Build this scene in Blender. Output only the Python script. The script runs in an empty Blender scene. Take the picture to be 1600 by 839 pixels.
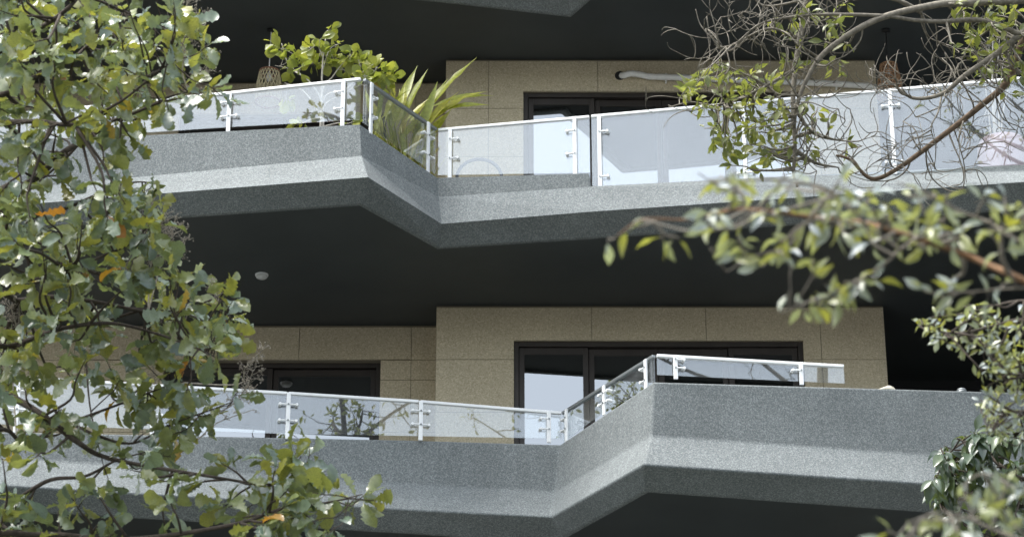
import bpy, bmesh, math, random
import numpy as np
from mathutils import Vector, Matrix

random.seed(7)
rng = np.random.default_rng(11)
C = bpy.context.scene.collection
scn = bpy.context.scene

# ------------------------------------------------------------------ camera
F = 4000.0                      # focal length in photo pixels (1600 wide)
PITCH = math.radians(24.5)
EYE = 1.6                       # eye height; all z below are metres above the eye, shifted by EYE
cp, sp = math.cos(PITCH), math.sin(PITCH)
cam = bpy.data.cameras.new("camera")
cam.sensor_width = 36.0
cam.lens = F / 1600.0 * 36.0
cam.clip_end = 2000
cam.dof.use_dof = True
cam.dof.focus_distance = 24.0
cam.dof.aperture_fstop = 3.8
cam_o = bpy.data.objects.new("camera", cam)
C.objects.link(cam_o)
cam_o.location = (0, 0, EYE)
cam_o.rotation_euler = (math.radians(90) + PITCH, 0, 0)
scn.camera = cam_o

# ------------------------------------------------------------------ light
SUN_AZ, SUN_EL = math.radians(64), math.radians(66)     # azimuth to the left of "behind the camera"
sx, sy, sz = -math.sin(SUN_AZ) * math.cos(SUN_EL), -math.cos(SUN_AZ) * math.cos(SUN_EL), math.sin(SUN_EL)
world = bpy.data.worlds.new("World")
scn.world = world
world.use_nodes = True
nt = world.node_tree
nt.nodes.clear()
sky = nt.nodes.new("ShaderNodeTexSky")
sky.sky_type = 'NISHITA'
sky.sun_disc = False
sky.sun_elevation = SUN_EL
sky.sun_rotation = math.atan2(sx, sy)
sky.air_density = 1.0
sky.dust_density = 4.0
sky.ozone_density = 1.0
hs = nt.nodes.new("ShaderNodeHueSaturation")
hs.inputs["Saturation"].default_value = 0.42
bg = nt.nodes.new("ShaderNodeBackground")
bg.inputs["Strength"].default_value = 0.15
wo = nt.nodes.new("ShaderNodeOutputWorld")
nt.links.new(sky.outputs[0], hs.inputs["Color"])
tint = nt.nodes.new("ShaderNodeMix"); tint.data_type = 'RGBA'; tint.blend_type = 'MULTIPLY'
tint.inputs["Factor"].default_value = 1.0; tint.inputs["B"].default_value = (0.965, 1.0, 0.985, 1)
nt.links.new(hs.outputs[0], tint.inputs["A"]); nt.links.new(tint.outputs["Result"], bg.inputs["Color"])
nt.links.new(bg.outputs[0], wo.inputs["Surface"])
sun = bpy.data.lights.new("sun", 'SUN')
sun.energy = 1.5
sun.angle = math.radians(26)
sun.color = (1.0, 0.975, 0.935)
sun_o = bpy.data.objects.new("sun", sun)
C.objects.link(sun_o)
sun_o.rotation_euler = Vector((sx, sy, sz)).to_track_quat('Z', 'Y').to_euler()
sun_o.location = (-20, -10, 40)
scn.view_settings.view_transform = 'Standard'
scn.view_settings.look = 'None'
scn.view_settings.gamma = 1.0
scn.view_settings.exposure = 1.58
scn.cycles.use_denoising = True
scn.cycles.max_bounces = 10
scn.cycles.transparent_max_bounces = 16

# ------------------------------------------------------------------ helpers
def ray(px, py):
    u, v = (px - 800.0) / F, (419.5 - py) / F
    return np.array([u, cp - v * sp, sp + v * cp])
def at_d(px, py, D):            # point on the vertical plane y = D
    r = ray(px, py); p = r * (D / r[1]); p[2] += EYE; return p
def at_z(px, py, z):            # point on the horizontal plane z (above the eye)
    r = ray(px, py); p = r * (z / r[2]); p[2] += EYE; return p
def at_t(px, py, t):            # point at distance t along the viewing axis
    p = ray(px, py) * t; p[2] += EYE; return p
def to_px(p):
    q = np.array(p, float) - np.array([0, 0, EYE])
    f = q[1] * cp + q[2] * sp; u = q[2] * cp - q[1] * sp
    return 800 + F * q[0] / f, 419.5 - F * u / f, f

def link_mesh(name, me, mat=None, parent=None):
    o = bpy.data.objects.new(name, me)
    C.objects.link(o)
    if mat and not me.materials: me.materials.append(mat)
    if parent: o.parent = parent
    return o
def pymesh(name, v, f, smooth=False):
    me = bpy.data.meshes.new(name)
    me.from_pydata([tuple(x) for x in v], [], [tuple(x) for x in f])
    if smooth: me.polygons.foreach_set("use_smooth", [True] * len(me.polygons))
    me.update()
    return me
class MB:
    """collects boxes, bars and tubes into one mesh"""
    def __init__(s): s.v = []; s.f = []; s.n = 0
    def add(s, v, f):
        k = len(s.v); s.v += [tuple(map(float, p)) for p in v]; s.f += [tuple(i + k for i in q) for q in f]
    def hexa(s, p):             # 8 corners: bottom 0-3, top 4-7
        s.add(p, [(3,2,1,0),(4,5,6,7),(0,1,5,4),(1,2,6,5),(2,3,7,6),(3,0,4,7)])
    def box(s, x0, x1, y0, y1, z0, z1):
        s.hexa([(x0,y0,z0),(x1,y0,z0),(x1,y1,z0),(x0,y1,z0),(x0,y0,z1),(x1,y0,z1),(x1,y1,z1),(x0,y1,z1)])
    def bar(s, a, b, w, h, up=(0,0,1)):     # rectangular bar from a to b
        a, b = np.array(a, float), np.array(b, float)
        d = b - a; d /= np.linalg.norm(d)
        r = np.cross(d, up); r /= np.linalg.norm(r); u = np.cross(r, d)
        q = []
        for e in (a, b):
            q.append([e - r*w/2 - u*h/2, e + r*w/2 - u*h/2, e + r*w/2 + u*h/2, e - r*w/2 + u*h/2])
        s.hexa(q[0] + q[1])
    def tube(s, pts, rad, n=6, cap=True):
        pts = np.array(pts, float); m = len(pts)
        rad = np.broadcast_to(np.array(rad, float), (m,))
        t = np.gradient(pts, axis=0); t /= (np.linalg.norm(t, axis=1)[:, None] + 1e-9)
        ref = np.array([0.31, 0.17, 0.93]); V = []; Fc = []
        u = np.cross(t[0], ref); u /= np.linalg.norm(u)
        for i in range(m):
            u = u - t[i] * np.dot(u, t[i]); u /= np.linalg.norm(u) + 1e-9
            w = np.cross(t[i], u)
            for k in range(n):
                a = 2 * math.pi * k / n
                V.append(pts[i] + rad[i] * (math.cos(a) * u + math.sin(a) * w))
        for i in range(m - 1):
            for k in range(n):
                k2 = (k + 1) % n
                Fc.append((i*n+k, i*n+k2, (i+1)*n+k2, (i+1)*n+k))
        if cap:
            Fc.append(tuple(range(n-1, -1, -1))); Fc.append(tuple((m-1)*n + k for k in range(n)))
        s.add(V, Fc)
    def lathe(s, prof, c, n=20):            # prof: (radius, z)
        V = []; Fc = []
        for r, z in prof:
            for k in range(n):
                a = 2*math.pi*k/n; V.append((c[0]+r*math.cos(a), c[1]+r*math.sin(a), c[2]+z))
        for i in range(len(prof)-1):
            for k in range(n):
                k2=(k+1)%n; Fc.append((i*n+k, i*n+k2, (i+1)*n+k2, (i+1)*n+k))
        Fc.append(tuple(range(n-1,-1,-1))); Fc.append(tuple((len(prof)-1)*n+k for k in range(n)))
        s.add(V, Fc)
    def build(s, name, mat, parent=None, smooth=False, bevel=0, kind=None):
        o = link_mesh(name, pymesh(name, s.v, s.f, smooth), mat, parent)
        if bevel:
            m = o.modifiers.new("bevel", 'BEVEL'); m.width = bevel; m.segments = 2; m.limit_method = 'ANGLE'; m.angle_limit = math.radians(25)
        if kind: o["kind"] = kind
        return o
def thing(name, label, cat, loc=(0,0,0), group=None):
    o = bpy.data.objects.new(name, None); C.objects.link(o)
    o.empty_display_size = 0.2; o.location = loc
    o["label"] = label; o["category"] = cat
    if group: o["group"] = group
    return o
def tag(o, label, cat, group=None):
    o["label"] = label; o["category"] = cat
    if group: o["group"] = group
    return o
def adopt(root):                # keep world coordinates of the parts built under a moved Empty
    inv = Matrix.Translation(root.location).inverted()
    for ch in root.children: ch.matrix_parent_inverse = inv

def catmull(P, n=8):
    P = np.array(P, float)
    Q = np.vstack([2*P[0]-P[1], P, 2*P[-1]-P[-2]]); out = []
    for i in range(1, len(Q)-2):
        for t in np.linspace(0, 1, n, endpoint=False):
            a,b,c,d = Q[i-1],Q[i],Q[i+1],Q[i+2]
            out.append(0.5*((2*b)+(-a+c)*t+(2*a-5*b+4*c-d)*t*t+(-a+3*b-3*c+d)*t**3))
    out.append(P[-1]); return np.array(out)

# ------------------------------------------------------------------ materials
def new_mat(name):
    m = bpy.data.materials.new(name); m.use_nodes = True
    n = m.node_tree.nodes; b = n["Principled BSDF"]
    return m, m.node_tree, n, b
def simple(name, col, rough=0.5, metal=0.0, noise=0.0, nscale=8.0, bump=0.0):
    m, t, n, b = new_mat(name)
    b.inputs["Base Color"].default_value = (*col, 1); b.inputs["Roughness"].default_value = rough
    b.inputs["Metallic"].default_value = metal
    if noise or bump:
        tc = n.new("ShaderNodeTexCoord"); nz = n.new("ShaderNodeTexNoise")
        nz.inputs["Scale"].default_value = nscale; nz.inputs["Detail"].default_value = 5
        t.links.new(tc.outputs["Object"], nz.inputs["Vector"])
        if noise:
            r = n.new("ShaderNodeValToRGB")
            r.color_ramp.elements[0].position = 0.3; r.color_ramp.elements[1].position = 0.7
            r.color_ramp.elements[0].color = (*[c*(1-noise) for c in col], 1)
            r.color_ramp.elements[1].color = (*[min(1, c*(1+noise)) for c in col], 1)
            t.links.new(nz.outputs["Fac"], r.inputs["Fac"]); t.links.new(r.outputs[0], b.inputs["Base Color"])
        if bump:
            bp = n.new("ShaderNodeBump"); bp.inputs["Strength"].default_value = bump; bp.inputs["Distance"].default_value = 0.01
            t.links.new(nz.outputs["Fac"], bp.inputs["Height"]); t.links.new(bp.outputs[0], b.inputs["Normal"])
    return m
def granular(name, stops, scale, big=0.12, bump=0.5, rough=0.85, streak=0.0):
    """pebbledash: fine multi-coloured grains, large soft unevenness, faint vertical streaks"""
    m, t, n, b = new_mat(name)
    b.inputs["Roughness"].default_value = rough
    tc = n.new("ShaderNodeTexCoord")
    vo = n.new("ShaderNodeTexVoronoi"); vo.inputs["Scale"].default_value = scale
    t.links.new(tc.outputs["Object"], vo.inputs["Vector"])
    wn = n.new("ShaderNodeTexWhiteNoise"); wn.noise_dimensions = '3D'
    t.links.new(vo.outputs["Color"], wn.inputs["Vector"])
    r = n.new("ShaderNodeValToRGB"); cr = r.color_ramp
    while len(cr.elements) < len(stops): cr.elements.new(0.5)
    for e, (p, c) in zip(cr.elements, stops): e.position = p; e.color = (*c, 1)
    t.links.new(wn.outputs["Value"], r.inputs["Fac"])
    nz = n.new("ShaderNodeTexNoise"); nz.inputs["Scale"].default_value = 1.3; nz.inputs["Detail"].default_value = 6
    t.links.new(tc.outputs["Object"], nz.inputs["Vector"])
    mr = n.new("ShaderNodeMapRange"); mr.inputs[1].default_value = 0.3; mr.inputs[2].default_value = 0.7
    mr.inputs[3].default_value = 1 - big; mr.inputs[4].default_value = 1 + big
    t.links.new(nz.outputs["Fac"], mr.inputs[0])
    mx = n.new("ShaderNodeMix"); mx.data_type = 'RGBA'; mx.blend_type = 'MULTIPLY'; mx.inputs["Factor"].default_value = 1
    t.links.new(r.outputs[0], mx.inputs["A"]); t.links.new(mr.outputs[0], mx.inputs["B"])
    out = mx.outputs["Result"]
    if streak:
        mp = n.new("ShaderNodeMapping"); mp.inputs["Scale"].default_value = (7, 7, 0.35)
        t.links.new(tc.outputs["Object"], mp.inputs["Vector"])
        n2 = n.new("ShaderNodeTexNoise"); n2.inputs["Scale"].default_value = 1.0; n2.inputs["Detail"].default_value = 4
        t.links.new(mp.outputs[0], n2.inputs["Vector"])
        m2 = n.new("ShaderNodeMapRange"); m2.inputs[1].default_value = 0.35; m2.inputs[2].default_value = 0.65
        m2.inputs[3].default_value = 1 - streak; m2.inputs[4].default_value = 1 + streak * 0.5
        t.links.new(n2.outputs["Fac"], m2.inputs[0])
        m3 = n.new("ShaderNodeMix"); m3.data_type = 'RGBA'; m3.blend_type = 'MULTIPLY'; m3.inputs["Factor"].default_value = 1
        t.links.new(out, m3.inputs["A"]); t.links.new(m2.outputs[0], m3.inputs["B"]); out = m3.outputs["Result"]
    t.links.new(out, b.inputs["Base Color"])
    bp = n.new("ShaderNodeBump"); bp.inputs["Strength"].default_value = bump; bp.inputs["Distance"].default_value = 0.006
    t.links.new(vo.outputs["Distance"], bp.inputs["Height"]); bp.invert = True
    t.links.new(bp.outputs[0], b.inputs["Normal"])
    return m
def glass_mat(name, refl, tint, dust=0.0, rough=0.0):
    """reflective coated glass: mirror share rises towards grazing, remainder passes through tinted"""
    m = bpy.data.materials.new(name); m.use_nodes = True
    t = m.node_tree; n = t.nodes; n.clear()
    out = n.new("ShaderNodeOutputMaterial")
    tr = n.new("ShaderNodeBsdfTransparent"); tr.inputs[0].default_value = (*tint, 1)
    gl = n.new("ShaderNodeBsdfGlossy"); gl.inputs["Roughness"].default_value = rough; gl.inputs["Color"].default_value = (0.95, 0.97, 1.0, 1)
    lw = n.new("ShaderNodeLayerWeight"); lw.inputs["Blend"].default_value = 0.5
    pw = n.new("ShaderNodeMath"); pw.operation = 'POWER'; pw.inputs[1].default_value = 5.0; t.links.new(lw.outputs["Facing"], pw.inputs[0])
    ad = n.new("ShaderNodeMath"); ad.operation = 'MULTIPLY_ADD'; ad.use_clamp = True; ad.inputs[1].default_value = 0.9 - refl; ad.inputs[2].default_value = refl
    t.links.new(pw.outputs[0], ad.inputs[0])
    mx = n.new("ShaderNodeMixShader")
    t.links.new(ad.outputs[0], mx.inputs[0]); t.links.new(tr.outputs[0], mx.inputs[1]); t.links.new(gl.outputs[0], mx.inputs[2])
    last = mx
    if dust:
        df = n.new("ShaderNodeBsdfDiffuse"); df.inputs[0].default_value = (0.75, 0.78, 0.8, 1)
        nz = n.new("ShaderNodeTexNoise"); nz.inputs["Scale"].default_value = 3; nz.inputs["Detail"].default_value = 6
        tc = n.new("ShaderNodeTexCoord"); t.links.new(tc.outputs["Object"], nz.inputs["Vector"])
        mr = n.new("ShaderNodeMapRange"); mr.inputs[1].default_value = 0.3; mr.inputs[2].default_value = 0.7
        mr.inputs[3].default_value = dust*0.6; mr.inputs[4].default_value = dust*1.4
        t.links.new(nz.outputs["Fac"], mr.inputs[0])
        m2 = n.new("ShaderNodeMixShader"); t.links.new(mr.outputs[0], m2.inputs[0])
        t.links.new(mx.outputs[0], m2.inputs[1]); t.links.new(df.outputs[0], m2.inputs[2]); last = m2
    t.links.new(last.outputs[0], out.inputs["Surface"])
    return m
def leaf_mat(name, cols, trans, gloss=0.35, rough=0.38, tw=0.35, under=(1.15,1.15,0.75), over=(1,1,1)):
    m = bpy.data.materials.new(name); m.use_nodes = True
    t = m.node_tree; n = t.nodes; n.clear()
    out = n.new("ShaderNodeOutputMaterial")
    geo = n.new("ShaderNodeNewGeometry"); oi = n.new("ShaderNodeObjectInfo")
    ad = n.new("ShaderNodeMath"); ad.operation = 'ADD'; fr = n.new("ShaderNodeMath"); fr.operation = 'FRACT'
    t.links.new(geo.outputs["Random Per Island"], ad.inputs[0]); t.links.new(oi.outputs["Random"], ad.inputs[1]); t.links.new(ad.outputs[0], fr.inputs[0])
    r = n.new("ShaderNodeValToRGB"); cr = r.color_ramp; cr.interpolation = 'LINEAR'
    while len(cr.elements) < len(cols): cr.elements.new(0.5)
    for e, (p, c) in zip(cr.elements, cols): e.position = p; e.color = (*c, 1)
    t.links.new(fr.outputs[0], r.inputs["Fac"])
    tc = n.new("ShaderNodeTexCoord"); nz = n.new("ShaderNodeTexNoise"); nz.inputs["Scale"].default_value = 25; nz.inputs["Detail"].default_value = 3
    t.links.new(tc.outputs["Object"], nz.inputs["Vector"])
    mr = n.new("ShaderNodeMapRange"); mr.inputs[1].default_value = .3; mr.inputs[2].default_value = .7; mr.inputs[3].default_value = .78; mr.inputs[4].default_value = 1.2
    t.links.new(nz.outputs["Fac"], mr.inputs[0])
    mu = n.new("ShaderNodeMix"); mu.data_type = 'RGBA'; mu.blend_type = 'MULTIPLY'; mu.inputs["Factor"].default_value = 1
    t.links.new(r.outputs[0], mu.inputs["A"]); t.links.new(mr.outputs[0], mu.inputs["B"])
    b = n.new("ShaderNodeBsdfPrincipled"); b.inputs["Roughness"].default_value = rough
    b.inputs["Specular IOR Level"].default_value = gloss
    b.inputs["Coat Weight"].default_value = 0.35; b.inputs["Coat Roughness"].default_value = 0.22
    sd = n.new("ShaderNodeMix"); sd.data_type = 'RGBA'      # two-sided leaf: bluish sky sheen put into upper colour, underside yellower
    t.links.new(geo.outputs["Backfacing"], sd.inputs["Factor"]); sd.inputs["A"].default_value = (*over, 1); sd.inputs["B"].default_value = (*under, 1)
    ms = n.new("ShaderNodeMix"); ms.data_type = 'RGBA'; ms.blend_type = 'MULTIPLY'; ms.inputs["Factor"].default_value = 1
    t.links.new(mu.outputs["Result"], ms.inputs["A"]); t.links.new(sd.outputs["Result"], ms.inputs["B"])
    t.links.new(ms.outputs["Result"], b.inputs["Base Color"])
    tl = n.new("ShaderNodeBsdfTranslucent")
    m2 = n.new("ShaderNodeMix"); m2.data_type = 'RGBA'; m2.blend_type = 'MULTIPLY'; m2.inputs["Factor"].default_value = 1
    t.links.new(mu.outputs["Result"], m2.inputs["A"]); m2.inputs["B"].default_value = (*trans, 1)
    t.links.new(m2.outputs["Result"], tl.inputs[0])
    mx = n.new("ShaderNodeMixShader"); mx.inputs[0].default_value = tw
    t.links.new(b.outputs[0], mx.inputs[1]); t.links.new(tl.outputs[0], mx.inputs[2])
    t.links.new(mx.outputs[0], out.inputs["Surface"])
    return m

M = {}
M['stucco'] = granular("grey_pebbledash", [(0.0,(0.108,0.122,0.125)),(0.3,(0.142,0.157,0.161)),(0.7,(0.178,0.194,0.198)),(1.0,(0.25,0.268,0.27))], 100, big=0.08, bump=0.25, streak=0.06)
M['stone'] = granular("beige_stone", [(0.0,(0.42,0.355,0.24)),(0.2,(0.50,0.43,0.30)),(0.8,(0.565,0.49,0.35)),(1.0,(0.66,0.58,0.43))], 80, big=0.07, bump=0.12)
M['mortar'] = simple("mortar", (0.24,0.205,0.145), 0.9)
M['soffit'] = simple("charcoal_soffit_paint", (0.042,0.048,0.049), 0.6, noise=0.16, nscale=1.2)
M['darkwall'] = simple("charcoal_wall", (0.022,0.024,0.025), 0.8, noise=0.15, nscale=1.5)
M['floor'] = simple("balcony_floor", (0.50,0.51,0.51), 0.8, noise=0.1)
M['white'] = simple("white_painted_metal", (0.82,0.83,0.84), 0.35, 0.0, noise=0.04, nscale=12)
M['steel'] = simple("grey_metal", (0.30,0.32,0.33), 0.4, 0.6)
M['bronze'] = simple("dark_bronze_frame", (0.040,0.033,0.029), 0.45, 0.3, noise=0.15, nscale=6)
M['black'] = simple("black_rubber", (0.012,0.012,0.013), 0.5)
M['glass'] = glass_mat("railing_glass", 0.15, (0.965,0.98,0.975), dust=0.04)
M['doorglass'] = glass_mat("door_glass", 0.36, (0.25,0.27,0.28))
M['pipe'] = simple("white_pipe_wrap", (0.80,0.79,0.76), 0.6, noise=0.06, nscale=20)
M['bark'] = simple("dark_bark", (0.055,0.042,0.032), 0.9, noise=0.4, nscale=30, bump=0.5)
M['greybark'] = simple("grey_bark", (0.18,0.16,0.13), 0.9, noise=0.35, nscale=30, bump=0.5)
M['redbark'] = simple("red_brown_bark", (0.17,0.092,0.045), 0.85, noise=0.45, nscale=25, bump=0.5)
M['brownbark'] = simple("brown_bark", (0.125,0.085,0.055), 0.9, noise=0.4, nscale=25, bump=0.5)
M['greytube'] = simple("grey_tube", (0.13,0.135,0.15), 0.45)
M['palebark'] = simple("pale_bark", (0.48,0.45,0.40), 0.85, noise=0.25, nscale=30)
M['seed'] = simple("dry_seed_heads", (0.36,0.32,0.27), 0.95, noise=0.3, nscale=40)
M['oakleaf'] = leaf_mat("oak_leaf", [(0.0,(0.115,0.155,0.090)),(0.4,(0.155,0.195,0.090)),(0.7,(0.20,0.225,0.070)),(0.994,(0.24,0.25,0.06)),(0.997,(0.45,0.27,0.03)),(1.0,(0.36,0.15,0.03))], (1.6,1.5,0.8), gloss=1.0, rough=0.30, tw=0.34, under=(1.15,1.05,0.7), over=(0.95,1.05,1.55))
M['smallleaf'] = leaf_mat("small_leaf", [(0.0,(0.13,0.155,0.06)),(0.6,(0.19,0.21,0.075)),(1.0,(0.26,0.265,0.085))], (1.5,1.5,0.75), gloss=0.5, rough=0.4, tw=0.45)
M['oliveleaf'] = leaf_mat("pale_leaf", [(0.0,(0.25,0.28,0.23)),(0.5,(0.25,0.275,0.18)),(0.8,(0.25,0.26,0.08)),(1.0,(0.28,0.28,0.06))], (1.5,1.5,0.7), gloss=0.9, rough=0.35, tw=0.35, under=(1.0,1.0,0.65), over=(1.05,1.1,1.5))
M['darkleaf'] = leaf_mat("dark_leaf", [(0.0,(0.055,0.080,0.04)),(0.6,(0.085,0.115,0.045)),(1.0,(0.12,0.15,0.045))], (1.7,1.7,0.7), gloss=1.0, rough=0.3, tw=0.3, under=(1.2,1.1,0.7), over=(1.0,1.1,1.6))
M['roundleaf'] = leaf_mat("round_leaf", [(0.0,(0.20,0.24,0.06)),(0.6,(0.27,0.30,0.08)),(0.985,(0.35,0.36,0.09)),(1.0,(0.42,0.22,0.07))], (1.4,1.4,0.7), gloss=0.45, rough=0.4, tw=0.4)
M['blade'] = leaf_mat("long_blade_leaf", [(0.0,(0.27,0.31,0.05)),(0.5,(0.42,0.44,0.08)),(0.85,(0.56,0.54,0.16)),(1.0,(0.55,0.47,0.18))], (1.4,1.35,0.6), gloss=0.45, rough=0.4, tw=0.4)
M['wicker'] = simple("pale_wicker", (0.50,0.43,0.27), 0.7, noise=0.25, nscale=40)
M['brownwicker'] = simple("brown_wicker", (0.30,0.17,0.09), 0.7, noise=0.3, nscale=40)
M['rattanrim'] = simple("reddish_rim", (0.22,0.10,0.06), 0.7)
M['pink'] = simple("pink_glazed_pot", (0.36,0.27,0.31), 0.35, noise=0.08)
M['terracotta'] = simple("terracotta", (0.36,0.15,0.08), 0.8, noise=0.1)
M['lamp'] = simple("opal_lamp_cover", (0.62,0.63,0.62), 0.4)
M['cloth'] = simple("cream_cloth", (0.62,0.58,0.48), 0.9, noise=0.15, nscale=30)
M['ground'] = granular("street_asphalt", [(0.0,(0.03,0.03,0.03)),(0.5,(0.055,0.055,0.055)),(1.0,(0.10,0.10,0.10))], 60)
M['pave'] = granular("pavement", [(0.0,(0.035,0.045,0.03)),(0.5,(0.05,0.06,0.045)),(1.0,(0.08,0.085,0.07))], 40)

# ------------------------------------------------------------------ ground
def struct(o): o["kind"] = "structure"; return o
g = MB(); g.add([(-400,-400,0),(400,-400,0),(400,400,0),(-400,400,0)], [(0,1,2,3)]); struct(g.build("ground", M['ground']))
g = MB(); g.box(-30,30,8,60,-0.2,0.13); struct(g.build("pavement", M['pave']))

# ------------------------------------------------------------------ building
STOREY = 3.11
ZC1 = 11.36                     # soffit above the lower apartment (above eye)
ZC = {0: ZC1 - STOREY, 1: ZC1, 2: ZC1 + STOREY, 3: ZC1 + 2*STOREY}
bld = thing("apartment_building", "dark modern apartment block with zigzag grey pebbledash balconies and beige stone walls", "building", (0, 26, 0))

def column(pb, pr, pf, pt, zc, zr=0.155, zf=0.53, zt=None, Dt=None):
    """one column of a parapet: bottom, ridge, fold, top as 3D points from picture positions at known heights"""
    b = at_z(*pb, zc); r = at_z(*pr, zc + zr); f = at_z(*pf, zc + zf)
    t = at_d(*pt, f[1] + (Dt or 0.0)) if zt is None else at_z(*pt, zc + zt)
    return [b, r, f, t]
def shift(col, dx, dy, dz=0): return [p + np.array([dx, dy, dz]) for p in col]
def extrap(c0, c1, x):          # continue the run c1->c0 to abscissa x
    k = (x - c0[0][0]) / (c1[0][0] - c0[0][0])
    return [a + (b - a) * k for a, b in zip(c0, c1)]
def parapet(name, cols, zfloor, parent=bld, back=0.14):
    """outer faces through bottom/ridge/fold/top, then over the top and down inside; closed at both ends"""
    V = []; Fc = []; n = len(cols)
    cc = [np.array(c) for c in cols]
    for i, c in enumerate(cc):
        # inward direction: mean of the neighbouring runs' inward normals, mitred
        ns = []
        for a, b in ((i-1, i), (i, i+1)):
            if a >= 0 and b < n:
                d = cc[b][0] - cc[a][0]; d[2] = 0; d /= np.linalg.norm(d); ns.append(np.array([-d[1], d[0], 0]))
        m = sum(ns); m /= np.linalg.norm(m); k = 1.0 / max(0.5, np.dot(m, ns[0]))
        t = c[3]
        lip = c[0] + m * 0.05 * k
        it = t + m * back * k
        ib = it.copy(); ib[2] = zfloor - 0.02
        il = lip.copy(); il[2] = c[0][2] + 0.05
        V += [il, lip, c[0], c[1], c[2], c[3], it, ib]
    q = 8
    for i in range(n-1):
        for k in range(q-1):
            Fc.append((i*q+k, (i+1)*q+k, (i+1)*q+k+1, i*q+k+1))
    Fc.append(tuple(range(q-1, -1, -1))); Fc.append(tuple((n-1)*q+k for k in range(q)))
    mb = MB(); mb.add(V, Fc); mb.f = [f[::-1] for f in mb.f]
    o = mb.build(name, M['stucco'], parent)
    bv = o.modifiers.new("bevel", 'BEVEL'); bv.width = 0.022; bv.segments = 3; bv.limit_method = 'ANGLE'; bv.angle_limit = math.radians(12)
    return o

# storey 1 balcony: left run, corner, diagonal run, corner, right run (its parapet stops at the tall glass)
z1 = ZC[1]
m_a = column((290,337),(290,299.5),(290,270),(290,208.6), z1)
m_b = column((565,318),(575,277),(565,244),(562,195), z1)
m_c = column((687,386),(690,350),(685.5,308),(683,278), z1)
m_d = column((922,370.5),(922,331),(922,292),(920,271), z1)
m_end = column((1600,325),(1600,284.5),(1600,258),(1600,255), z1)
m_l = extrap(m_a, m_b, -13.0)
m_r = extrap(m_c, m_end, 13.0)
# storey 0 balcony
z0 = ZC[0]
l_a = column((0,796),(0,758),(0,715),(0,674), z0)
l_b = column((640,832),(640,796),(640,757),(640,687), z0)
l_c = column((864,848),(861,807.5),(868,768),(875,694), z0)
l_d = column((1010,767),(1005,725.6),(1017,681),(1021,596), z0)
l_e = column((1444,798),(1450,756),(1453,711),(1480,609.5), z0)
l_l = extrap(l_a, l_b, -13.0)
l_r = extrap(l_d, l_e, 13.0)
for nm, c in (("m_a",m_a),("m_b",m_b),("m_c",m_c),("m_d",m_d),("m_end",m_end),("l_a",l_a),("l_b",l_b),("l_c",l_c),("l_d",l_d),("l_e",l_e)):
    print(nm, [tuple(round(float(v),2) for v in p) for p in c])
def low(col, h=0.55):           # cut a column's top down to the kerb height
    c = [p.copy() for p in col]; c[3] = c[2] + np.array([0, 0.02, 0.015]); return c
FL = {k: ZC[k] + EYE + 0.30 for k in ZC}
m_step = shift(low(m_d), 0.004, -0.0005)
parapet("balcony_parapet", [m_l, m_a, m_b, m_c, m_d, m_step, low(m_end), low(m_r)], FL[1])
parapet("balcony_parapet", [l_l, l_a, l_b, l_c, l_d, l_e, l_r], FL[0])
up = [shift(c, 0.22, 0.1, 2*STOREY) for c in (l_l, l_a, l_b, l_c, l_d, l_e, l_r)]
up[0] = [np.array([-13.0, p[1], p[2]]) for p in up[0]]
parapet("balcony_parapet", up, FL[2])
top = [shift(c, 0, 0, 2*STOREY) for c in (m_l, m_a, m_b, m_c, m_d, m_end, m_r)]  # unseen storey above, added for the shade it casts
parapet("balcony_parapet", top, FL[3])
grd = [shift(c, 0, 0, -2*STOREY) for c in (m_l, m_a, m_b, m_c, m_d, m_end, m_r)]
parapet("balcony_parapet", grd, ZC[0] - STOREY + EYE + 0.3)
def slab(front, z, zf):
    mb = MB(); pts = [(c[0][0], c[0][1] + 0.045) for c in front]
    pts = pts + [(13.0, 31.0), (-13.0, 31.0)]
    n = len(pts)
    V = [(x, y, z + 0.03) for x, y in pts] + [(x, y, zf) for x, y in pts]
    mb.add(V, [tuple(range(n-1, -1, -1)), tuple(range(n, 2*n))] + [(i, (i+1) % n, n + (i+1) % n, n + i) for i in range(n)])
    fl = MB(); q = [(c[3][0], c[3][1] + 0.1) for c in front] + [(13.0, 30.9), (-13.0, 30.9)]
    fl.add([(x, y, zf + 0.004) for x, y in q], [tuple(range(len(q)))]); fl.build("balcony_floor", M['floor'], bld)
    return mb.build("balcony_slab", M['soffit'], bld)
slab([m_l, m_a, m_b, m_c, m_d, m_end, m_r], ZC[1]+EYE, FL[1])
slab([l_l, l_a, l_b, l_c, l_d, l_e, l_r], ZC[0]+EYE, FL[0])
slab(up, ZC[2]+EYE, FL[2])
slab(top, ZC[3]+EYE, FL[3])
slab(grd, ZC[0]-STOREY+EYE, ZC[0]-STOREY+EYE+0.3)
# core behind the rooms
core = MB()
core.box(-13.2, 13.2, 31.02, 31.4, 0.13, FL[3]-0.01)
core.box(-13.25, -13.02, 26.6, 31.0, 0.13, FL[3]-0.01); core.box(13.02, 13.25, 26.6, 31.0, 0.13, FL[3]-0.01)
core.build("core_wall", M['darkwall'], bld)

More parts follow.
